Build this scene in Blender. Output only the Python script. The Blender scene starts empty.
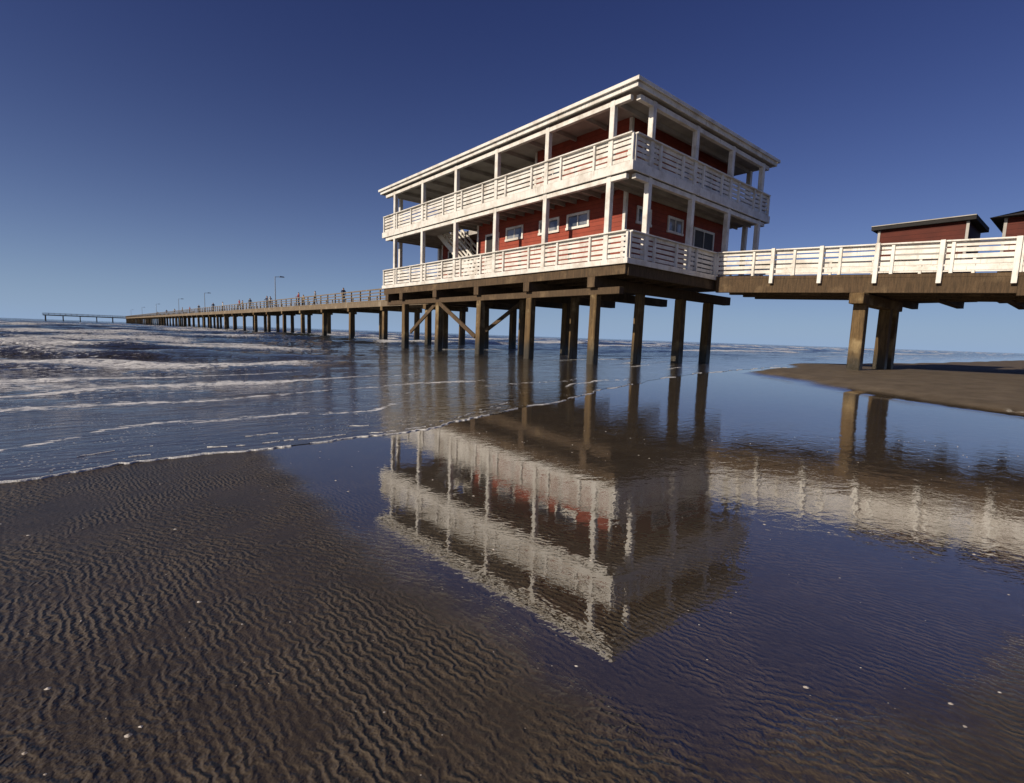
import bpy, math, random
import numpy as np
from mathutils import Vector, Matrix
random.seed(4); rng=np.random.default_rng(4)
scene=bpy.context.scene
A=math.radians(40.5)
CX,CY=3.54,16.4
rx,ry=math.cos(A),math.sin(A)      # along-shore axis (r), seaward axis q = (-ry, rx)

# ------------------------------------------------------------------ materials
def new_mat(name):
    m=bpy.data.materials.new(name); m.use_nodes=True
    nt=m.node_tree; b=nt.nodes['Principled BSDF']
    return m,nt,b
def N(nt,t,**kw):
    n=nt.nodes.new(t)
    for k,v in kw.items():
        if k in n.inputs: n.inputs[k].default_value=v
        else: setattr(n,k,v)
    return n
def L(nt,a,b): nt.links.new(a,b)
def coords(nt,scale=(1,1,1),rot=0):
    tc=N(nt,'ShaderNodeTexCoord'); mp=N(nt,'ShaderNodeMapping'); mp.inputs['Scale'].default_value=scale
    mp.inputs['Rotation'].default_value=(0,0,rot)
    L(nt,tc.outputs['Object'],mp.inputs['Vector']); return mp.outputs['Vector']
def noise(nt,vec,scale,detail=4,rough=.55,dist=0):
    n=N(nt,'ShaderNodeTexNoise'); n.inputs['Scale'].default_value=scale; n.inputs['Detail'].default_value=detail
    n.inputs['Roughness'].default_value=rough; n.inputs['Distortion'].default_value=dist
    if vec is not None: L(nt,vec,n.inputs['Vector'])
    return n.outputs['Fac']
def mapr(nt,f,a,b,c=0,d=1,smooth=True):
    n=N(nt,'ShaderNodeMapRange'); n.interpolation_type='SMOOTHSTEP' if smooth else 'LINEAR'
    L(nt,f,n.inputs['Value'])
    for i,v in zip(('From Min','From Max','To Min','To Max'),(a,b,c,d)): n.inputs[i].default_value=v
    return n.outputs['Result']
def mathn(nt,op,a,b=None,clamp=False):
    n=N(nt,'ShaderNodeMath',operation=op); n.use_clamp=clamp
    for i,v in enumerate((a,b)):
        if v is None: continue
        if isinstance(v,(int,float)): n.inputs[i].default_value=v
        else: L(nt,v,n.inputs[i])
    return n.outputs[0]
def mixc(nt,f,a,b,mode='MIX'):
    n=N(nt,'ShaderNodeMix',data_type='RGBA',blend_type=mode)
    if isinstance(f,(int,float)): n.inputs[0].default_value=f
    else: L(nt,f,n.inputs[0])
    for i,v in ((6,a),(7,b)):
        if isinstance(v,tuple): n.inputs[i].default_value=(*v,1)
        else: L(nt,v,n.inputs[i])
    return n.outputs[2]
def bump(nt,h,strength,dist,normal=None):
    n=N(nt,'ShaderNodeBump'); L(nt,h,n.inputs['Height'])
    if isinstance(strength,(int,float)): n.inputs['Strength'].default_value=strength
    else: L(nt,strength,n.inputs['Strength'])
    n.inputs['Distance'].default_value=dist
    if normal is not None: L(nt,normal,n.inputs['Normal'])
    return n.outputs['Normal']

def simple(name,c1,c2,scale,rough=.6,stretch=(1,1,1),bs=.3,bd=.01,metal=0):
    m,nt,b=new_mat(name); v=coords(nt,stretch)
    f=noise(nt,v,scale,6,.6); f=mapr(nt,f,.3,.7)
    L(nt,mixc(nt,f,c1,c2),b.inputs['Base Color']); b.inputs['Roughness'].default_value=rough
    b.inputs['Metallic'].default_value=metal
    L(nt,bump(nt,noise(nt,v,scale*3,5),bs,bd),b.inputs['Normal'])
    return m
def white_paint():
    m,nt,b=new_mat('white_paint'); v=coords(nt,(1,1,1))
    f=mapr(nt,noise(nt,v,1.7,8,.65),.40,.72)
    c=mixc(nt,f,(.74,.72,.67),(.50,.46,.40))
    v2=coords(nt,(6,6,.6)); g=mapr(nt,noise(nt,v2,3,6,.6),.54,.76)
    c=mixc(nt,mathn(nt,'MULTIPLY',g,.65),c,(.26,.22,.155))
    L(nt,c,b.inputs['Base Color']); b.inputs['Roughness'].default_value=.5
    L(nt,bump(nt,noise(nt,v,14,5),.25,.006),b.inputs['Normal']); return m
WHITE=white_paint()
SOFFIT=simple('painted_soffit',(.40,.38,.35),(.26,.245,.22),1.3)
def siding(name,k):
    m,nt,b=new_mat(name)
    tc=N(nt,'ShaderNodeTexCoord'); sp=N(nt,'ShaderNodeSeparateXYZ'); L(nt,tc.outputs['Object'],sp.inputs[0])
    z=mathn(nt,'MULTIPLY',sp.outputs['Z'],1/.16); fr=mathn(nt,'FRACT',z); row=mathn(nt,'FLOOR',z)
    wn=N(nt,'ShaderNodeTexWhiteNoise',noise_dimensions='1D'); L(nt,row,wn.inputs['W'])
    n=noise(nt,tc.outputs['Object'],2.2,7,.6)
    c=mixc(nt,mapr(nt,n,.3,.7),(.28*k,.056*k,.034*k),(.19*k,.040*k,.027*k))
    c=mixc(nt,mathn(nt,'MULTIPLY',wn.outputs['Value'],.35),c,(.34*k,.095*k,.06*k))
    joint=mapr(nt,fr,.0,.09,1,0)
    c=mixc(nt,mathn(nt,'MULTIPLY',joint,.75),c,(.04,.012,.01))
    L(nt,c,b.inputs['Base Color']); b.inputs['Roughness'].default_value=.65; b.inputs['Specular IOR Level'].default_value=.15
    h=mathn(nt,'SUBTRACT',1.0,fr)
    L(nt,bump(nt,h,.8,.03),b.inputs['Normal']); return m
RED=siding('red_lap_siding',1.0); RED_SHADE=siding('shaded_maroon_siding',.32)  # shed copy of the siding: dark maroon with shade painted into the colour
def timber(name,c1,c2,c3,wet=False):
    m,nt,b=new_mat(name); v=coords(nt,(5,5,.5)); v1=coords(nt)
    c=mixc(nt,mapr(nt,noise(nt,v,4,8,.65),.3,.7),c1,c2)
    c=mixc(nt,mapr(nt,noise(nt,v1,1.1,5,.6),.52,.7,0,.75),c,c3)
    if wet:
        ge=N(nt,'ShaderNodeNewGeometry'); sp=N(nt,'ShaderNodeSeparateXYZ'); L(nt,ge.outputs['Position'],sp.inputs[0])
        zz=mathn(nt,'ADD',sp.outputs['Z'],mathn(nt,'MULTIPLY',noise(nt,v1,5,4),.5))
        k=mapr(nt,zz,.55,1.25,.85,0)
        c=mixc(nt,k,c,(.018,.017,.010))
        L(nt,mapr(nt,zz,.4,1.2,.35,.85),b.inputs['Roughness'])
    else: b.inputs['Roughness'].default_value=.85
    L(nt,c,b.inputs['Base Color'])
    L(nt,bump(nt,noise(nt,v,9,7,.7),.9,.04),b.inputs['Normal']); return m
PILE=timber('weathered_pile',(.175,.110,.045),(.070,.043,.018),(.36,.27,.14),True)
BEAM=timber('deck_timber',(.110,.068,.034),(.050,.032,.016),(.19,.13,.07))
PIERWOOD=timber('pier_timber',(.22,.17,.115),(.12,.088,.056),(.30,.25,.18))
DARK=simple('dark_interior',(.02,.018,.016),(.035,.03,.026),2)
ROOFM=simple('roof_membrane',(.30,.30,.30),(.22,.22,.22),2)
DROOF=simple('dark_roofing',(.015,.014,.015),(.025,.024,.024),3,.9)
METAL=simple('galvanised_metal',(.35,.36,.37),(.25,.26,.27),5,.4,metal=.6)
def glassm():
    m,nt,b=new_mat('window_glass')
    b.inputs['Roughness'].default_value=.06; b.inputs['IOR'].default_value=1.9
    v=coords(nt); L(nt,mixc(nt,mapr(nt,noise(nt,v,1.5,3),.4,.6),(.07,.08,.09),(.24,.25,.26)),b.inputs['Base Color'])
    return m
GLASS=glassm()

# ------------------------------------------------------------------ mesh builder
import bmesh
class MB:
    def __init__(s): s.v=[]; s.f=[]
    def box(s,x0,x1,y0,y1,z0,z1):
        s.hexa([(x0,y0,z0),(x1,y0,z0),(x1,y1,z0),(x0,y1,z0),(x0,y0,z1),(x1,y0,z1),(x1,y1,z1),(x0,y1,z1)])
    def hexa(s,p):
        n=len(s.v); s.v+= [tuple(q) for q in p]
        s.f+=[tuple(n+i for i in f) for f in ((3,2,1,0),(4,5,6,7),(0,1,5,4),(1,2,6,5),(2,3,7,6),(3,0,4,7))]
    def beam(s,a,b,w,h):
        a=Vector(a); b=Vector(b); d=(b-a).normalized()
        up=Vector((0,0,1)) if abs(d.z)<.95 else Vector((1,0,0))
        sd=d.cross(up).normalized(); u=sd.cross(d).normalized()
        sd*=w/2; u*=h/2
        s.hexa([a-sd-u,a+sd-u,b+sd-u,b-sd-u,a-sd+u,a+sd+u,b+sd+u,b-sd+u])
    def cyl(s,a,b,r0,r1,n=8):
        a=Vector(a); b=Vector(b); d=(b-a).normalized()
        up=Vector((0,0,1)) if abs(d.z)<.95 else Vector((1,0,0))
        sd=d.cross(up).normalized(); u=sd.cross(d).normalized(); k=len(s.v)
        for c,r in ((a,r0),(b,r1)):
            for i in range(n):
                t=2*math.pi*i/n; s.v.append(tuple(c+sd*math.cos(t)*r+u*math.sin(t)*r))
        for i in range(n):
            j=(i+1)%n; s.f.append((k+i,k+j,k+n+j,k+n+i))
        s.f.append(tuple(k+i for i in range(n))[::-1]); s.f.append(tuple(k+n+i for i in range(n)))
    def out(s,name,mat,parent=None,bev=0):
        me=bpy.data.meshes.new(name); me.from_pydata(s.v,[],s.f)
        o=bpy.data.objects.new(name,me); scene.collection.objects.link(o); me.materials.append(mat)
        if parent: o.parent=parent
        if bev:
            m=o.modifiers.new('b','BEVEL'); m.width=bev; m.segments=1; m.limit_method='ANGLE'
        bm=bmesh.new(); bm.from_mesh(me); bmesh.ops.recalc_face_normals(bm,faces=bm.faces); bm.to_mesh(me); bm.free()
        return o
def empty(name,loc=(CX,CY,0),rot=A):
    e=bpy.data.objects.new(name,None); scene.collection.objects.link(e); e.location=loc; e.rotation_euler=(0,0,rot); return e

# ------------------------------------------------------------------ beach house
H=empty('red_beach_house')
LX,LY=10.0,17.5
Z1,Z2,ZR=3.5,6.5,8.62
colsL=[1.0+3.03*i for i in range(6)]; colsR=[1.1,3.8,6.5,9.2]
m=MB()
for z0,z1 in ((Z1,Z2-.25),(Z2,ZR)):
    for y in colsL:
        for x in (.16,LX-.16):
            m.box(x-.095,x+.095,y-.095,y+.095,z0,z1)
    for x in colsR:
        for y in (.16,LY-.16):
            m.box(x-.095,x+.095,y-.095,y+.095,z0,z1)
for y in colsL[2:]:
    m.box(3.1,3.26,y-.08,y+.08,Z2,ZR)
    m.beam((3.18,y+.05,ZR-.75),(3.18,y+.75,ZR-.06),.1,.12)
    m.beam((3.18,y-.05,ZR-.75),(3.18,y-.75,ZR-.06),.1,.12)
m.out('columns',WHITE,H,.012)
def ring(m,x0,x1,y0,y1,z0,z1,t):
    m.box(x0,x1,y0,y0+t,z0,z1); m.box(x0,x1,y1-t,y1,z0,z1)
    m.box(x0,x0+t,y0+t,y1-t,z0,z1); m.box(x1-t,x1,y0+t,y1-t,z0,z1)
m=MB()
ring(m,0,LX,0,LY,3.36,3.54,.05)
ring(m,0,LX,0,LY,6.24,6.54,.05)
ring(m,-.08,LX+.08,-.08,LY+.08,8.66,8.84,.05)
ring(m,-.17,LX+.17,-.17,LY+.17,8.80,8.92,.05)
m.box(.08,.24,.3,LY-.3,8.44,8.60); m.box(.3,LX-.3,.08,.24,8.44,8.60)
m.box(.08,.24,.3,LY-.3,6.06,6.22); m.box(.3,LX-.3,.08,.24,6.06,6.22)
m.out('fascia_boards',WHITE,H,.008)
m=MB(); m.box(.05,LX-.05,.05,LY-.05,3.38,3.5); m.out('lower_deck_boards',BEAM,H)
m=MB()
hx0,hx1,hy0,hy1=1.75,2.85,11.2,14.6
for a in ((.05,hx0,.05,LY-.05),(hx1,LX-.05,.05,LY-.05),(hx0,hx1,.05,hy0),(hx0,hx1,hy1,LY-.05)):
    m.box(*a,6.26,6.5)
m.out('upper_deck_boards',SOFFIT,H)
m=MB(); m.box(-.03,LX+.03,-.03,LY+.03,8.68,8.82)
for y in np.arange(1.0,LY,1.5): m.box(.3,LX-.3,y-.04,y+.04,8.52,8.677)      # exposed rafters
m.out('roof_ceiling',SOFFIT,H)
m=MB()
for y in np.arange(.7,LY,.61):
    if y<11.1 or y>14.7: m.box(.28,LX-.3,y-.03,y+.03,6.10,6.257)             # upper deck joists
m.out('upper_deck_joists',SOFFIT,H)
m=MB()
e=.11
m.hexa([(-e,-e,8.85),(LX+e,-e,8.85),(LX+e,LY+e,8.85),(-e,LY+e,8.85),(3,3,9.06),(LX-3,3,9.06),(LX-3,LY-3,9.06),(3,LY-3,9.06)])
m.out('roof_top',ROOFM,H)
m=MB()
m.cyl((9.6,.6,8.9),(9.6,.6,9.35),.05,.05); m.cyl((8.8,.8,8.9),(8.8,.8,9.2),.09,.09); m.box(8.0,8.5,.6,1.0,8.88,9.12)
m.cyl((4.5,16.8,8.9),(4.5,16.8,9.2),.08,.08)
m.out('roof_vents',METAL,H)
def rail(m,a,b,za,zb,posts,h=.92,off=0):
    a=Vector((a[0],a[1],za)); b=Vector((b[0],b[1],zb)); n=max(1,round((b-a).length/posts))
    up=Vector((0,0,1))
    d=(b-a).normalized(); side=Vector((d.y,-d.x,0))*.055
    for k,zz in enumerate((.15,.32,.49,.66,.82)):
        for i in range(n):                     # boards run post to post, never perfectly true
            p=a.lerp(b,i/n); q=a.lerp(b,(i+1)/n)-d*.006
            j0=random.uniform(-.008,.008); j1=random.uniform(-.008,.008); w0=random.uniform(-.004,.004)
            m.beam(p+up*(zz+j0)-side*(1+w0*10),q+up*(zz+j1)-side*(1+w0*10),.035,.12)
    m.beam(a+up*(h-.02),b+up*(h-.02),.16,.045)
    for i in range(n+1):
        p=a.lerp(b,i/n)
        m.beam(p+up*(.0),p+up*(h-.045),.085,.085)
m=MB()
for z in (Z1,Z2):
    rail(m,(.08,LY-.1),(.08,.10),z,z,1.52)
    rail(m,(.20,.08),(5.65 if z==Z1 else LX-.1,.08),z,z,1.45)
    rail(m,(LX-.08,.1),(LX-.08,LY-.1),z,z,1.5)
    rail(m,(LX-.2 if z==Z2 else 5.6,LY-.08),(.2,LY-.08),z,z,1.5)
m.out('railings',WHITE,H,.006)
wx0,wy0=1.5,1.35
WX1=8.8
m=MB(); m.box(wx0,WX1,wy0,10.2,Z1,6.26)
m.box(3.2,WX1,13.7,16.1,Z1,6.26)
m.box(wx0+.1,WX1,wy0,6.3,Z2,8.68)
m.box(5.0,WX1,9.4,14.0,Z2,8.68)
m.out('walls',RED,H)
m=MB()
def cb(x,y,z0,z1,sx,sy):
    m.box(x-.02 if sx<0 else x-.10,x+.10 if sx<0 else x+.02,y-.02 if sy<0 else y-.10,y+.10 if sy<0 else y+.02,z0,z1)
cb(wx0,wy0,Z1,6.235,-1,-1); cb(WX1,wy0,Z1,6.235,1,-1); cb(wx0,10.2,Z1,6.235,-1,1)
cb(wx0+.1,wy0,Z2,8.655,-1,-1); cb(WX1,wy0,Z2,8.655,1,-1); cb(wx0+.1,6.3,Z2,8.655,-1,1)
cb(3.2,13.7,Z1,6.235,-1,-1); cb(3.2,16.1,Z1,6.235,-1,1)
g=MB(); dk=MB()
def win_x(x,yc,zc,w,h,fr=.09,glass=True,mull=0):
    y0,y1,z0,z1=yc-w/2,yc+w/2,zc-h/2,zc+h/2
    m.box(x-.045,x+.01,y0-fr,y1+fr,z1,z1+fr); m.box(x-.06,x+.01,y0-fr-.03,y1+fr+.03,z0-fr,z0)
    m.box(x-.045,x+.01,y0-fr,y0,z0,z1); m.box(x-.045,x+.01,y1,y1+fr,z0,z1)
    for i in range(mull):
        yy=y0+(i+1)*w/(mull+1); m.box(x-.035,x+.01,yy-.02,yy+.02,z0,z1)
    (g if glass else dk).box(x-.015,x+.012,y0,y1,z0,z1)
def win_y(y,xc,zc,w,h,fr=.09,glass=True,mull=0):
    x0,x1,z0,z1=xc-w/2,xc+w/2,zc-h/2,zc+h/2
    m.box(x0-fr,x1+fr,y-.045,y+.01,z1,z1+fr); m.box(x0-fr-.03,x1+fr+.03,y-.06,y+.01,z0-fr,z0)
    m.box(x0-fr,x0,y-.045,y+.01,z0,z1); m.box(x1,x1+fr,y-.045,y+.01,z0,z1)
    for i in range(mull):
        xx=x0+(i+1)*w/(mull+1); m.box(xx-.02,xx+.02,y-.035,y+.01,z0,z1)
    (g if glass else dk).box(x0,x1,y-.015,y+.012,z0,z1)
for yc in (3.6,5.2,7.4): win_x(wx0,yc,5.45,1.0,.42,mull=1)
win_x(wx0,9.0,4.55,.85,2.0,glass=False)
m.box(wx0-.03,wx0-.016,8.6,9.4,3.62,4.5)
win_x(wx0+.1,5.2,7.75,1.1,.5,mull=1)
win_y(wy0,2.6,5.45,.7,.45); win_y(wy0,4.7,5.45,.9,.45,mull=1)
win_y(wy0,6.9,4.55,1.5,2.0,glass=False,mull=1)
win_y(wy0,2.7,7.75,.7,.5); win_y(wy0,5.0,7.6,.85,.5); win_y(wy0,6.7,7.5,.85,1.3,mull=1); win_y(wy0,8.0,7.5,.6,1.0)
win_x(3.2,14.9,4.6,.8,2.0,glass=False)
win_x(5.0,10.8,7.6,1.6,.9,mull=1); win_x(5.0,12.8,7.4,.9,1.8,glass=False)
m.out('trim_and_frames',WHITE,H); g.out('window_glass_panes',GLASS,H); dk.out('door_openings',DARK,H)
m=MB()
ya,za,yb,zb=14.4,6.5,10.5,3.5
for x in (1.85,2.75):
    m.beam((x,ya,za-.1),(x,yb,zb+.02),.06,.28)
    m.beam((x,ya,za+.85),(x,yb,zb+.9),.07,.1); m.beam((x,ya,za+.55),(x,yb,zb+.6),.04,.09); m.beam((x,ya,za+.3),(x,yb,zb+.35),.04,.09)
    for i in range(5):
        t=i/4; y=ya+(yb-ya)*t; z=za+(zb-za)*t; m.box(x-.045,x+.045,y-.045,y+.045,z,z+.88)
for i in range(17):
    t=(i+.5)/17; y=ya+(yb-ya)*t; z=za+(zb-za)*t; m.box(1.88,2.72,y-.14,y+.14,z-.02,z+.02)
m.out('staircase',WHITE,H)
m=MB()
S=[1.5,4.85,8.2,11.7,15.2,16.9]
for x in (.14,1.1,2.0,2.9,3.9,4.9): m.box(x-.06,x+.06,.12,LY-.12,3.03,3.375)
m.box(.22,LX-.12,.10,.22,3.0,3.375)
m.box(.2,LX-.12,LY-.2,LY-.08,3.03,3.33)
for s in S: m.box(.02,LX-.3,s-.17,s+.17,2.66,3.025)
m.box(.20,.44,.4,LY-.3,2.42,2.655)
m.beam((.42,11.9,2.55),(.42,14.8,.9),.08,.2)
m.beam((.20,11.5,2.4),(.20,8.4,.8),.08,.2)
m.beam((2.9,8.4,2.5),(2.9,11.6,.9),.08,.2)
m.out('floor_beams',BEAM,H,.01)
m=MB()
for s in S[:5]:
    for t in (.32,2.9):
        w=.17+random.uniform(-.01,.02); j=random.uniform(-.05,.05); zt=2.43 if t<1 else 2.67
        m.hexa([(t-w,s+j-w,-1.2),(t+w,s+j-w,-1.2),(t+w,s+j+w,-1.2),(t-w,s+j+w,-1.2),(t-w*.9,s-w*.9,zt),(t+w*.9,s-w*.9,zt),(t+w*.9,s+w*.9,zt),(t-w*.9,s+w*.9,zt)])
m.out('house_piles',PILE,H,.03)

# ------------------------------------------------------------------ pier
P=empty('fishing_pier')
T0,T1=5.7,9.3
LAND=-24.0; END=374.0
def zd(s): return 3.5 if s>-.5 else max(2.9,3.5+(s+.5)*.055)
m=MB(); 
pts=[-.02,-8.5,LAND]
for a,b in zip(pts[:-1],pts[1:]):
    m.hexa([(T0,b,zd(b)-.1),(T1,b,zd(b)-.1),(T1,a,zd(a)-.1),(T0,a,zd(a)-.1),(T0,b,zd(b)),(T1,b,zd(b)),(T1,a,zd(a)),(T0,a,zd(a))])
m.out('walkway_deck',BEAM,P)
m=MB()
for a,b in zip(pts[:-1],pts[1:]):
    for x in (T0+.08,T0+1.2,T0+2.4,T1-.08):
        m.hexa([(x-.08,b,zd(b)-.55),(x+.08,b,zd(b)-.55),(x+.08,a,zd(a)-.62),(x-.08,a,zd(a)-.62),(x-.08,b,zd(b)-.103),(x+.08,b,zd(b)-.103),(x+.08,a,zd(a)-.103),(x-.08,a,zd(a)-.103)])
m.out('walkway_stringers',BEAM,P,.01)
m=MB()
for x in (T0+.02,T1-.02):
    rail(m,(x,.0),(x,-8.5),zd(-.5),zd(-8.5),1.52,h=.93); rail(m,(x,-8.6),(x,LAND),zd(-8.5),zd(LAND),1.52,h=.93)
m.out('walkway_railings',WHITE,P,.006)
m=MB()
for i in range(14):
    s=-2.15-1.57*i
    m.box(T0-.15,T0-.06,s-.06,s+.06,zd(s)-.3,zd(s)+.93)
m.out('walkway_posts',WHITE,P,.006)
pm=MB(); cm=MB()
bents=[-18.9,-11.9,-4.95,1.6]+[8.2,15.2]+[22.2+7*i for i in range(51)]
for s in bents:
    near=s<16
    zc=(zd(s)-.62) if s<0 else (2.66 if near else 2.95)
    if not(0<s<17): cm.box(T0-.45 if near else T0-.1,T1+.7 if near else T1+.1,s-.2,s+.2,zc-.34,zc)
    ts=((T0+.12,8.7,9.55) if s<0 else (T0+.2,8.2)) if near else (T0+.25,T1-.3)
    for t in ts:
        w=.19 if near else .2
        o=random.uniform(-.04,.04)
        top=zc-.33 if not(0<s<17) else 2.67
        pm.hexa([(t-w+o,s-w,-1.5),(t+w+o,s-w,-1.5),(t+w+o,s+w,-1.5),(t-w+o,s+w,-1.5),(t-w*.92,s-w*.92,top),(t+w*.92,s-w*.92,top),(t+w*.92,s+w*.92,top),(t-w*.92,s+w*.92,top)])
cm.out('bent_caps',PILE,P,.02); pm.out('pier_piles',PILE,P,.02)
m=MB()
m.box(T0,T1,LY+.03,END,3.38,3.5)
for x in (T0+.1,(T0+T1)/2,T1-.1): m.box(x-.09,x+.09,LY+.1,END,2.955,3.375)
m.box(-31,T1,END+.05,END+5,3.38,3.5); m.box(-31,T1,END+.2,END+.5,2.95,3.37); m.box(-31,T1,END+4.4,END+4.7,2.95,3.37)
m.out('pier_deck',PIERWOOD,P)
m=MB()
for i in range(6):
    for y in (END+.6,END+4.2):
        x=-30+7.4*i; m.box(x-.22,x+.22,y-.22,y+.22,-1.5,2.96)
m.out('pier_head_piles',PILE,P)
m=MB()
def lrail(a,b,z,step):
    a=Vector((*a,z)); b=Vector((*b,z)); up=Vector((0,0,1)); n=round((b-a).length/step)
    for zz,hh in ((.9,.1),(.62,.08),(.36,.08)): m.beam(a+up*zz,b+up*zz,.06,hh)
    for i in range(n+1):
        p=a.lerp(b,i/n); m.beam(p,p+up*.86,.1,.1)
lrail((T0+.05,LY+.2),(T0+.05,END),3.5,2.0); lrail((T1-.05,LY+.2),(T1-.05,END),3.5,2.0)
lrail((-31,END+.1),(T0,END+.1),3.5,2.4); lrail((-31,END+4.9),(T1,END+4.9),3.5,2.4)
m.out('pier_railings',PIERWOOD,P)
def loc(t,s,z=0): return Vector((CX+t*rx-s*ry, CY+t*ry+s*rx, z))
for i,s in enumerate((61,112,150,205,262,330)):
    e=empty('street_lamp',loc(T0+.25,s,3.5))
    m=MB(); m.cyl((0,0,0),(0,0,4.0),.07,.045); m.cyl((0,0,0),(0,0,.3),.13,.1)
    m.beam((0,0,3.95),(.9,0,4.05),.06,.06); m.out('pole',METAL,e)
    m=MB(); m.hexa([(.55,-.13,3.95),(1.15,-.13,3.97),(1.15,.13,3.97),(.55,.13,3.95),(.6,-.08,4.12),(1.1,-.06,4.1),(1.1,.06,4.1),(.6,.08,4.12)]); m.out('lamp_head',METAL,e)

# ------------------------------------------------------------------ sheds beside the walkway
def shed(t0,t1,s0,s1,z0,h,hip):
    e=empty('red_wooden_shed')
    m=MB(); m.box(t0-.15,t1+.15,s0-.15,s1+.15,z0-.25,z0); 
    for s in np.arange(s0+.3,s1,1.4): m.box(T1-1.2,t1,s-.1,s+.1,z0-.5,z0-.255)
    m.out('platform',BEAM,e)
    m=MB(); m.box(t0,t1,s0,s1,z0+.003,z0+h); m.out('walls',RED_SHADE,e)
    m=MB()
    if hip:
        k=(s1-s0)/2
        m.hexa([(t0-.35,s0-.35,z0+h),(t1+.35,s0-.35,z0+h),(t1+.35,s1+.35,z0+h),(t0-.35,s1+.35,z0+h),(t0+k*.9,s0+k*.9,z0+h+.6),(t1-k*.9,s0+k*.9,z0+h+.6),(t1-k*.9,s1-k*.9,z0+h+.6),(t0+k*.9,s1-k*.9,z0+h+.6)])
    else:
        m.hexa([(t0-.2,s0-.2,z0+h),(t1+.2,s0-.2,z0+h),(t1+.2,s1+.2,z0+h),(t0-.2,s1+.2,z0+h),(t0-.2,s0-.2,z0+h+.16),(t1+.2,s0-.2,z0+h+.16),(t1+.2,s1+.2,z0+h+.16),(t0-.2,s1+.2,z0+h+.16)])
    m.out('roof',DROOF,e)
    m=MB(); ym=(s0+s1)/2
    m.box(t0-.04,t0+.01,ym-.8,ym+.7,z0+h-1.15,z0+h-.7); m.box(t0-.03,t0+.01,s0-.02,s0+.06,z0,z0+h-.01); m.box(t0-.03,t0+.01,s1-.06,s1+.02,z0,z0+h-.01)
    if not hip: m.box(t0-.23,t0-.203,s0-.2,s1+.2,z0+h+.13,z0+h+.16)
    m.out('trim',SOFFIT,e)
shed(10.1,12.6,-6.7,-4.1,3.05,2.35,False)
shed(10.1,12.8,-11.2,-7.6,3.0,2.35,True)

# ------------------------------------------------------------------ terrain functions (r,q frame)
qe_r=np.array([-4000,-60,-20,-6,-2,-.39,1.96,3.6,5.28,9,13,20,40,90,4000.])
qe_q=np.array([3,3,3.0,3.40,3.60,3.76,4.02,4.45,5.09,6.4,7.5,8.5,7,5.5,5.5])
def qe(r):
    base=sum(np.interp(r+o,qe_r,qe_q) for o in (-.8,-.4,0,.4,.8))/5
    return base+.06*np.sin(r*1.9+.6)+.035*np.sin(r*4.7)+.015*np.sin(r*11.3+1)
def sst(x): x=np.clip(x,0,1); return x*x*(3-2*x)
SL,D1,D2=.033,2.0,6.2
def prof(r,q):
    x=r*rx-q*ry; y=r*ry+q*rx
    d=-.12*x+.99*y
    zz=SL/2/(D2-D1)*(D2-D1)**2
    z=np.where(d<D1,zz+SL*(D1-d),np.where(d<D2,SL/2/(D2-D1)*(D2-d)**2,0))
    return np.minimum(z,.9)
rb_r=np.array([-50,9,11,13,16,25,40,90,4000.]); rb_q=np.array([-5,-5,2,4.8,7.2,9.3,7.6,6.3,6.3])
def sand_z(r,q):
    z=prof(r,q)
    off=q-qe(r)
    z=z-.12*sst((off-.6)/4)-1.5*sst((off-15)/40)
    qb=np.interp(r,rb_r,rb_q)+.35*np.sin(r*.8+.5)+.15*np.sin(r*2.1)
    rl=9.9+(q-.66)*.74+.28*np.sin(q*1.7)+.1*np.sin(q*4.1)
    a=np.minimum((r-rl)*.8,qb-q)
    bar=.09*sst(a/.9)+.07*sst(a/2.6)+.06*sst((a-2.5)/5)+ .02*np.sin(r*.9+q*.5)*sst(a/2)
    z=np.where(a>0,np.maximum(z,z*0-.02)+bar,z)
    return z
def grid_obj(name,R,Q,Z,mat):
    h,w=R.shape
    co=np.stack([R,Q,Z],-1).reshape(-1,3).astype(np.float32)
    idx=np.arange(h*w).reshape(h,w)
    f=np.stack([idx[:-1,:-1],idx[:-1,1:],idx[1:,1:],idx[1:,:-1]],-1).reshape(-1,4)
    me=bpy.data.meshes.new(name); me.vertices.add(len(co)); me.vertices.foreach_set('co',co.ravel())
    me.loops.add(f.size); me.loops.foreach_set('vertex_index',f.ravel().astype(np.int32))
    me.polygons.add(len(f)); me.polygons.foreach_set('loop_start',np.arange(0,f.size,4,dtype=np.int32))
    me.polygons.foreach_set('loop_total',np.full(len(f),4,dtype=np.int32))
    me.update(calc_edges=True); me.polygons.foreach_set('use_smooth',np.ones(len(f),dtype=bool))
    me.materials.append(mat); o=bpy.data.objects.new(name,me); scene.collection.objects.link(o)
    o.rotation_euler=(0,0,A); return o

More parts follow.
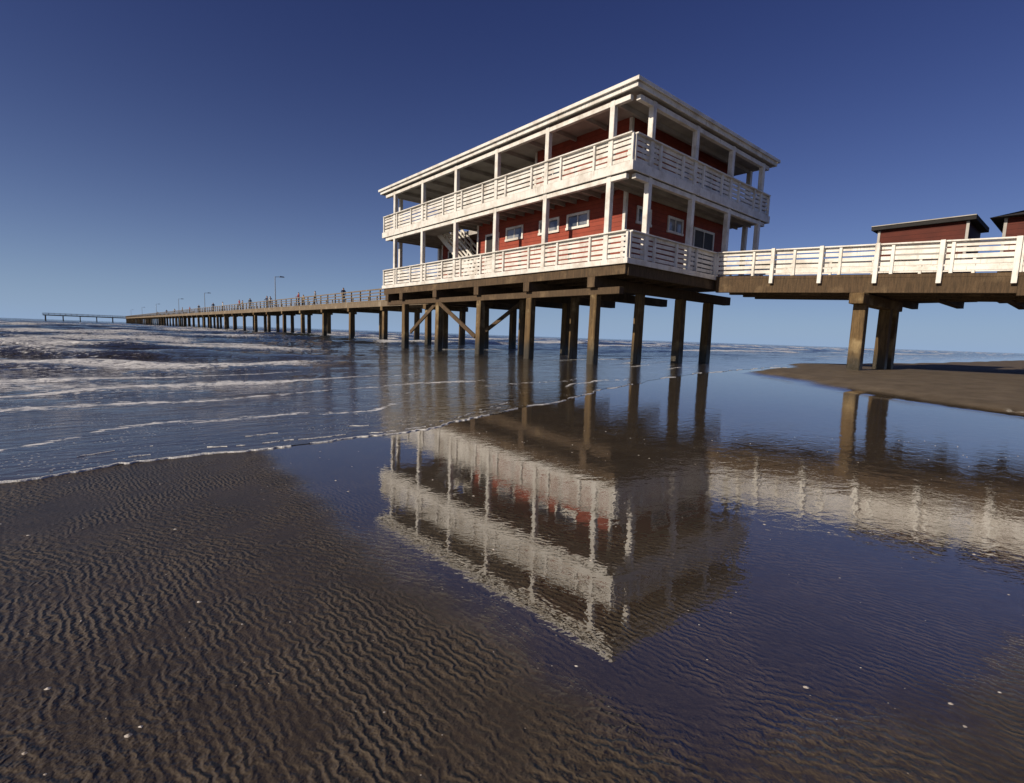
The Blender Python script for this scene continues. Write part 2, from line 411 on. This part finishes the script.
# ------------------------------------------------------------------ sand material
def sand_mat():
    m,nt,b=new_mat('wet_sand'); v=coords(nt)
    sp=N(nt,'ShaderNodeSeparateXYZ'); L(nt,v,sp.inputs[0])
    rr,qq,zz=sp.outputs
    def wave(rot,sc,dist,det,ds):
        w=N(nt,'ShaderNodeTexWave',wave_type='BANDS',bands_direction='X'); w.inputs['Scale'].default_value=sc
        w.inputs['Distortion'].default_value=dist; w.inputs['Detail'].default_value=det; w.inputs['Detail Scale'].default_value=ds; w.inputs['Detail Roughness'].default_value=.6
        L(nt,coords(nt,(1,1,1),math.radians(rot)),w.inputs['Vector']); return w.outputs['Fac']
    w1=wave(-30,10,9,3,1.9); w2=wave(-5,13,8,3,1.5)
    sel=mapr(nt,noise(nt,v,.9,3,.5),.42,.58)
    mx=N(nt,'ShaderNodeMix',data_type='FLOAT'); L(nt,sel,mx.inputs[0]); L(nt,w1,mx.inputs[2]); L(nt,w2,mx.inputs[3])
    patch=mapr(nt,noise(nt,v,2.8,6,.68),.34,.64,.08,1)
    rip=mathn(nt,'MULTIPLY',mx.outputs[0],patch)
    grain=noise(nt,v,240,3,.75); blot=noise(nt,v,2.2,7,.65); mid=noise(nt,v,38,5,.7)
    wl=mathn(nt,'ADD',zz,mathn(nt,'MULTIPLY',noise(nt,v,.9,5),.05))
    bar=mapr(nt,rr,8.2,10.5); dry=mathn(nt,'MULTIPLY',mapr(nt,wl,.03,.09),bar)
    ge=N(nt,'ShaderNodeNewGeometry'); sg=N(nt,'ShaderNodeSeparateXYZ'); L(nt,ge.outputs['Position'],sg.inputs[0])
    X_=sg.outputs['X']
    calmv=mathn(nt,'ADD',sg.outputs['Y'],mathn(nt,'MULTIPLY',mathn(nt,'MINIMUM',X_,.35),1.25))
    calmv=mathn(nt,'SUBTRACT',calmv,mathn(nt,'MULTIPLY',mathn(nt,'MAXIMUM',mathn(nt,'SUBTRACT',X_,.45),0),.42))
    calmv=mathn(nt,'ADD',calmv,mathn(nt,'MULTIPLY',noise(nt,v,2.0,6,.6),.6))
    pool=mapr(nt,calmv,1.28,1.85)            # 1 = standing film of water, 0 = drained ripples
    c=mixc(nt,mapr(nt,blot,.3,.7),(.062,.046,.028),(.035,.026,.016))
    c=mixc(nt,mathn(nt,'MULTIPLY',rip,.60),c,(.125,.095,.060))
    c=mixc(nt,mapr(nt,mid,.35,.7,0,.5),c,(.025,.019,.012))
    c=mixc(nt,mapr(nt,grain,.60,.80,0,.6),c,(.22,.18,.13))
    c=mixc(nt,mapr(nt,grain,.42,.25,0,.6),c,(.008,.006,.005))
    dc=mixc(nt,mapr(nt,blot,.3,.7),(.17,.135,.095),(.105,.082,.057))
    dc=mixc(nt,mapr(nt,mid,.4,.7,0,.4),dc,(.07,.055,.04))
    c=mixc(nt,dry,c,dc)
    L(nt,c,b.inputs['Base Color'])
    b.inputs['Roughness'].default_value=.75; b.inputs['Specular IOR Level'].default_value=.15
    h=mathn(nt,'ADD',rip,mathn(nt,'MULTIPLY',grain,.14))
    h=mathn(nt,'ADD',h,mathn(nt,'MULTIPLY',mid,.35))
    L(nt,bump(nt,h,1.0,.0070),b.inputs['Normal'])
    film=mapr(nt,pool,0,1,.28,1)
    L(nt,mathn(nt,'MULTIPLY',film,mathn(nt,'SUBTRACT',1.0,dry)),b.inputs['Coat Weight'])
    b.inputs['Coat IOR'].default_value=2.4
    L(nt,mapr(nt,pool,0,1,.18,.004),b.inputs['Coat Roughness'])
    rough_r=mapr(nt,X_,.2,1.2,.38,1.0)
    n1=noise(nt,coords(nt,(1,1.6,1)),7,2,.45,.4); n2=noise(nt,coords(nt,(1,1.2,1)),26,2,.5,.3)
    cn=bump(nt,n1,rough_r,.0011)
    cn=bump(nt,n2,rough_r,.00035,cn)
    rs_=mathn(nt,'ADD',mathn(nt,'MULTIPLY',mapr(nt,pool,0,.95,1,0),.70),mapr(nt,X_,.5,1.3,.010,.020))
    cn=bump(nt,rip,rs_,.006,cn)
    cn=bump(nt,mid,mapr(nt,pool,0,1,.5,.0),.003,cn)
    L(nt,cn,b.inputs['Coat Normal'])
    return m
SAND=sand_mat()
i=np.arange(-230,231); rs=3+5*np.sinh(.0305*i); 
j=np.arange(0,330)
qs=np.concatenate([ (6-5*np.sinh(.0325*j[::-1]))[:-1], np.linspace(6,12,60), 12+1.2*np.sinh(np.linspace(.1,5,50))])
R,Q=np.meshgrid(rs,qs); Zs=sand_z(R,Q)
grid_obj('sand_beach',R,Q,Zs,SAND)

# ------------------------------------------------------------------ sea
def sea_mat():
    m,nt,b=new_mat('sea_water'); v=coords(nt)
    sp=N(nt,'ShaderNodeSeparateXYZ'); L(nt,v,sp.inputs[0]); rr,qq,zz=sp.outputs
    deep=mapr(nt,mathn(nt,'ADD',qq,mathn(nt,'MULTIPLY',noise(nt,v,.25,3),6)),8,40)
    c=mixc(nt,mapr(nt,noise(nt,v,2,6),.3,.7),(.052,.038,.022),(.034,.026,.016))
    c=mixc(nt,deep,c,(.018,.024,.026))
    at=N(nt,'ShaderNodeAttribute'); at.attribute_name='foam'
    fn=noise(nt,coords(nt,(.8,1.8,1)),7,8,.75,.5); 
    f=mathn(nt,'ADD',at.outputs['Fac'],mathn(nt,'MULTIPLY',mathn(nt,'SUBTRACT',fn,.5),3.6))
    fm=mathn(nt,'MULTIPLY',mapr(nt,f,.50,.80),mapr(nt,at.outputs['Fac'],.06,.22))
    vo=N(nt,'ShaderNodeTexVoronoi',feature='F1'); vo.inputs['Scale'].default_value=26; L(nt,v,vo.inputs['Vector'])
    bub=mapr(nt,vo.outputs['Distance'],.12,.24,1,0)
    bz=mathn(nt,'MULTIPLY',mapr(nt,noise(nt,v,1.6,5,.65),.48,.58),mapr(nt,qq,6,10,1,0))
    fm=mathn(nt,'MAXIMUM',fm,mathn(nt,'MULTIPLY',mathn(nt,'MULTIPLY',bub,bz),.7))
    c=mixc(nt,fm,c,(.72,.72,.71)); L(nt,c,b.inputs['Base Color'])
    L(nt,mapr(nt,fm,0,1,.04,.7),b.inputs['Roughness']); b.inputs['IOR'].default_value=1.45
    a1=noise(nt,coords(nt,(.6,1.5,1)),5.5,5,.6,.5); a2=noise(nt,coords(nt,(.5,1.3,1)),1.3,6,.65,.4)
    shel=mapr(nt,rr,0,7,1,.40)
    openw=mathn(nt,'MULTIPLY',mapr(nt,qq,3.6,12,.10,1),shel)
    nn=bump(nt,a1,openw,.07)
    nn=bump(nt,a2,mathn(nt,'MULTIPLY',mapr(nt,qq,5,20,.02,1),mapr(nt,rr,0,9,1,.6)),.55,nn)
    L(nt,nn,b.inputs['Normal'])
    return m
SEA=sea_mat()
i=np.arange(-280,281); rs=0+6*np.sinh(.025*i)
off=6*(np.exp(.0124*np.arange(0,540))-1)
R=np.broadcast_to(rs,(len(off),len(rs))).copy(); O=np.broadcast_to(off[:,None],R.shape)
Q=qe(R)+O
def waves(r,q,o):
    shel=1-.65*sst((r-1)/8)*sst((40-q)/25)
    wob=1.3*np.sin(r*.11+.5)+.6*np.sin(r*.31+1)+.35*np.sin(r*.83)
    ph=(q+wob)*2*np.pi/4.4
    a=.125*sst((o-3)/14)*(.65+.5*np.sin(r*.17+q*.09))
    s=np.sin(ph+.5*np.cos(ph)); z=a*((.5+.5*s)**2.6*2-.6)
    ph2=(q*.93+r*.37+.5*np.sin(r*.6))*2*np.pi/1.55; z=z+.026*sst((o-1.5)/8)*np.sin(ph2)
    ph3=(q*.9-r*.5+.3*np.sin(q*.7))*2*np.pi/2.3; z=z+.032*sst((o-2)/9)*np.sin(ph3)
    ph5=(q*.97+r*.12+.2*np.sin(r*1.7))*2*np.pi/.8; z=z+.007*sst((o-.8)/5)*np.sin(ph5)*sst((40-o)/20)
    ph4=(q+2.2*np.sin(r*.05+2)+.8*np.sin(r*.21))*2*np.pi/11; z=z+.14*sst((o-10)/25)*((.5+.5*np.sin(ph4))**3*2-.6)
    z=z*shel*(1-.75*sst((o-120)/400))
    return z,s,ph4
Zw,s1,p4=waves(R,Q,O)
Z=np.maximum(Zw+.004,prof(R,Q)*sst(1-(O-3)/9)+.004)
def lump(r,q,sd):
    g=np.random.default_rng(sd); t=0
    for k in range(9):
        a=g.uniform(0,6.28); f=g.uniform(.05,.9); t=t+np.sin(r*f*math.cos(a)+q*f*math.sin(a)*.8+g.uniform(0,6.28))*(.6/(f+.4))
    return t/2.2
foam=np.zeros_like(R)
lm=lump(R,Q,3); lm2=lump(R*1.7,Q*1.7,8)
crest=np.exp(-((np.sin(p4+.25)-1)/.20)**2)*sst((O-6)/10)
foam+=.9*crest*sst((lm+.7)/1.0)*(1-sst((O-70)/150)*.5)
crest2=np.exp(-((s1-1)/.20)**2)*sst((O-2)/5)*sst((80-O)/40)
foam=np.maximum(foam,.85*crest2*sst((lm2+.25)/.9)*(1-.85*sst((R-4)/8)))
for qo,wd,am,fr,ph in ((1.1,.08,.76,.5,.3),(1.9,.10,.55,.33,1.4),(3.0,.16,.8,.27,2.2),(4.4,.25,.85,.21,.4),(6.4,.35,.9,.16,3.0),(9,.5,.9,.12,1.0)):
    ln=O-(qo+.45*np.sin(R*fr+ph)+.2*np.sin(R*fr*3.3+ph*2)+.07*np.sin(R*fr*9+ph))
    foam=np.maximum(foam,am*np.exp(-(ln/(wd*(.8+.5*np.sin(R*.9+ph))))**2)*sst(1.0+np.sin(R*fr*1.7+ph*3)-.8*sst((R-3)/5)))
foam=np.maximum(foam,.42*sst((lm2+.4)/1.2)*sst((O-2.0)/3)*sst((36-O)/12)*(1-.92*sst((R-1)/7)))
sea=grid_obj('sea_water',R,Q,Z,SEA)
at=sea.data.attributes.new('foam','FLOAT','POINT'); at.data.foreach_set('value',foam.ravel().astype(np.float32))

FOAM=simple('sea_foam',(.78,.78,.76),(.56,.55,.52),40,.8,bs=.8,bd=.01)
def foam_strip(fn_off,r0,r1,step,wmin,wmax,thr,seed,h):
    rr=np.arange(r0,r1,step); g=np.random.default_rng(seed)
    k=np.convolve(g.normal(size=len(rr)+40),np.ones(9)/3,'same')[20:-20]
    k2=np.convolve(g.normal(size=len(rr)+40),np.ones(3)/1.7,'same')[20:-20]
    V=[];F=[]; prev=None
    qc=qe(rr)+fn_off(rr)
    for a in range(len(rr)):
        wdt=max(0,(wmin+(wmax-wmin)*min(1,abs(k[a]+.4*k2[a])*.7)))
        if k[a]+.3*k2[a]<thr: prev=None; continue
        c=qc[a]+.008*k2[a]; r=rr[a]; zb=float(max(prof(np.array(r),np.array(c)),0))+.004
        n=len(V); hh=h*(.6+.4*min(1,abs(k2[a])))
        V+=[(r,c-wdt,zb-.004),(r,c-wdt*.55,zb+hh*.8),(r,c+wdt*.2,zb+hh),(r,c+wdt,zb-.001)]
        if prev is not None:
            for t in range(3): F.append((prev+t,prev+t+1,n+t+1,n+t))
        prev=n
    return V,F
V=[];F=[]
for args in ((lambda r:0*r,-9,3.5,.015,.007,.020,-3,1,.006),(lambda r:0*r,3.5,9,.03,.006,.020,-.7,11,.006),(lambda r:.16+.06*np.sin(r*2),-9,4,.015,.002,.012,.3,21,.005),(lambda r:.45+.12*np.sin(r*1.3),-9,5,.02,.002,.014,.4,22,.005),(lambda r:0*r,9,26,.05,.01,.03,-.2,5,.008)):
    v,f=foam_strip(*args); n=len(V); V+=v; F+=[tuple(i+n for i in q) for q in f]
me=bpy.data.meshes.new('sea_foam'); me.from_pydata(V,[],F); me.materials.append(FOAM)
for p in me.polygons: p.use_smooth=True
o=bpy.data.objects.new('sea_foam',me); scene.collection.objects.link(o); o.rotation_euler=(0,0,A)

SHELL=simple('shell',(.62,.58,.52),(.30,.25,.2),60,.5)
m=MB()
for k in range(900):
    x=random.uniform(-3,4.5); y=random.uniform(.6,5)**1.0
    r=x*rx+y*ry; q=-x*ry+y*rx
    if q>qe(np.array(r))-.1: continue
    sz=random.choice([.0014]*7+[.0025]*3+[.004,.006]); z=float(sand_z(np.array(r),np.array(q)))
    a0=random.uniform(0,6.28); n=len(m.v); kk=7
    for i2 in range(kk):
        t=a0+2*math.pi*i2/kk; rad=sz*random.uniform(.7,1.15); m.v.append((x+rad*math.cos(t)*1.3,y+rad*math.sin(t),z+.0004))
    m.v.append((x,y,z+sz*.55))
    for i2 in range(kk): m.f.append((n+i2,n+(i2+1)%kk,n+kk))
m.out('shell_fragments',SHELL)

# ------------------------------------------------------------------ people on the pier
CL=[simple('cloth_'+n,c,tuple(x*.6 for x in c),8,.8) for n,c in (('navy',(.03,.04,.09)),('grey',(.2,.2,.2)),('red',(.3,.04,.04)),('tan',(.35,.28,.2)),('white',(.6,.6,.58)))]
PANTS=simple('trousers',(.04,.045,.06),(.02,.02,.03),9,.8); SKIN=simple('skin',(.45,.27,.19),(.38,.22,.15),9,.5); HAIR=simple('hair',(.03,.02,.015),(.05,.035,.02),9,.6)
def person(locv,rot,pose,ci,sc=1):
    J={'pel':(0,0,.95,.14),'waist':(0,0,1.12,.125),'chest':(0,.0,1.32,.155),'neck':(0,0,1.48,.06),'hd':(0,.01,1.60,.095),'top':(0,.0,1.70,.08)}
    l=.12 if pose!=1 else .22
    for s,n in ((-1,'l'),(1,'r')):
        f=l*s if pose==1 else 0
        J['hip'+n]=(.1*s,0,.9,.095); J['kn'+n]=(.11*s,f*.6+.02,.5,.06); J['an'+n]=(.11*s,f,.09,.04); J['to'+n]=(.12*s,f+.15,.03,.032)
        J['sh'+n]=(.19*s,0,1.40,.06)
        if pose==0: J['el'+n]=(.24*s,-.02,1.12,.043); J['wr'+n]=(.24*s,.06,.88,.03)
        elif pose==1: J['el'+n]=(.24*s,-.1*s,1.13,.043); J['wr'+n]=(.23*s,-.1*s+.1,.9,.03)
        else: J['el'+n]=(.25*s,.12,1.16,.043); J['wr'+n]=(.17*s,.36,1.1,.03)
    E=[('pel','waist'),('waist','chest'),('chest','neck'),('neck','hd'),('hd','top')]
    for n in 'lr': E+=[('pel','hip'+n),('hip'+n,'kn'+n),('kn'+n,'an'+n),('an'+n,'to'+n),('chest','sh'+n),('sh'+n,'el'+n),('el'+n,'wr'+n)]
    ks=list(J); me=bpy.data.meshes.new('body'); me.from_pydata([J[k][:3] for k in ks],[(ks.index(a),ks.index(b)) for a,b in E],[])
    o=bpy.data.objects.new('person',me); scene.collection.objects.link(o)
    o.modifiers.new('s','SKIN'); 
    for i3,k in enumerate(ks):
        sv=me.skin_vertices[0].data[i3]; sv.radius=(J[k][3],J[k][3]*(.75 if k in('chest','pel','waist') else 1)); sv.use_root=(k=='pel')
    su=o.modifiers.new('u','SUBSURF'); su.levels=1; su.render_levels=1
    dg=bpy.context.evaluated_depsgraph_get(); me2=bpy.data.meshes.new_from_object(o.evaluated_get(dg)); o.modifiers.clear(); o.data=me2
    me2.materials.clear()
    for mm in (CL[ci],PANTS,SKIN,HAIR): me2.materials.append(mm)
    for p in me2.polygons:
        z=p.center.z; p.use_smooth=True
        p.material_index=3 if (z>1.62 or (z>1.54 and p.center.y<-.02)) else 2 if z>1.47 or (abs(p.center.x)>.19 and z<1.1 and z>.8 and pose!=2) or (pose==2 and p.center.y>.28 and z>.9) else 1 if z<.96 else 0
    o.location=locv; o.rotation_euler=(0,0,rot); o.scale=(sc,)*3
for k,(t,s) in enumerate(((7.1,41),(6.3,47),(6.1,52),(7.6,55),(6.1,64),(6.2,66),(6.1,75),(6.1,82),(7,84),(6.1,95),(6.1,104),(6.2,121),(6.1,133),(6.1,145),(6.1,160),(6.1,178),(7.2,215))):
    person(loc(t,s,3.5),A+random.choice([math.pi/2,1.9,0,math.pi]) ,k%3,k%5,random.uniform(.92,1.04))

# ------------------------------------------------------------------ light, sky, camera
EL=math.radians(26); sx,sy=-.79,-.613
S_=Vector((sx*math.cos(EL),sy*math.cos(EL),math.sin(EL)))
ld=bpy.data.lights.new('sun','SUN'); ld.energy=5.0; ld.angle=math.radians(.5); ld.color=(1,.87,.70)
lo=bpy.data.objects.new('sun',ld); scene.collection.objects.link(lo); lo.rotation_euler=S_.to_track_quat('Z','Y').to_euler()
w=bpy.data.worlds.new('World'); scene.world=w; w.use_nodes=True; nt=w.node_tree
bg=nt.nodes['Background']; sky=nt.nodes.new('ShaderNodeTexSky'); sky.sky_type='NISHITA'; sky.sun_disc=False
sky.sun_elevation=EL; sky.sun_rotation=math.atan2(sx,sy)%(2*math.pi); sky.altitude=0; sky.air_density=.8; sky.dust_density=.5; sky.ozone_density=5
hs=nt.nodes.new('ShaderNodeHueSaturation'); hs.inputs['Hue'].default_value=.527; hs.inputs['Saturation'].default_value=1.10
nt.links.new(sky.outputs[0],hs.inputs['Color'])
# pale sea haze low on the horizon
tc=N(nt,'ShaderNodeTexCoord'); sp=N(nt,'ShaderNodeSeparateXYZ'); L(nt,tc.outputs['Generated'],sp.inputs[0])
zz=mathn(nt,'MAXIMUM',sp.outputs['Z'],0)
hz=mathn(nt,'MULTIPLY',mathn(nt,'EXPONENT',mathn(nt,'MULTIPLY',zz,-7.5)),.85)
hm=mixc(nt,hz,hs.outputs[0],(5.6,8.0,12.0))
nt.links.new(hm,bg.inputs[0]); bg.inputs[1].default_value=.053
cam=bpy.data.cameras.new('camera'); co=bpy.data.objects.new('camera',cam); scene.collection.objects.link(co)
th=math.radians(6.4); ro=math.radians(2.0)
U=Vector((1,0,0)); V_=Vector((0,math.sin(th),math.cos(th))); Fw=Vector((0,math.cos(th),-math.sin(th)))
Rt=U*math.cos(ro)+V_*math.sin(ro); Up=-U*math.sin(ro)+V_*math.cos(ro)
M=Matrix((Rt,Up,-Fw)).transposed().to_4x4(); M.translation=(0,0,.92)
co.matrix_world=M
cam.sensor_width=36; cam.lens=500/1024*36; cam.clip_start=.05; cam.clip_end=20000
scene.camera=co
scene.view_settings.view_transform='Standard'; scene.view_settings.look='None'; scene.view_settings.exposure=0
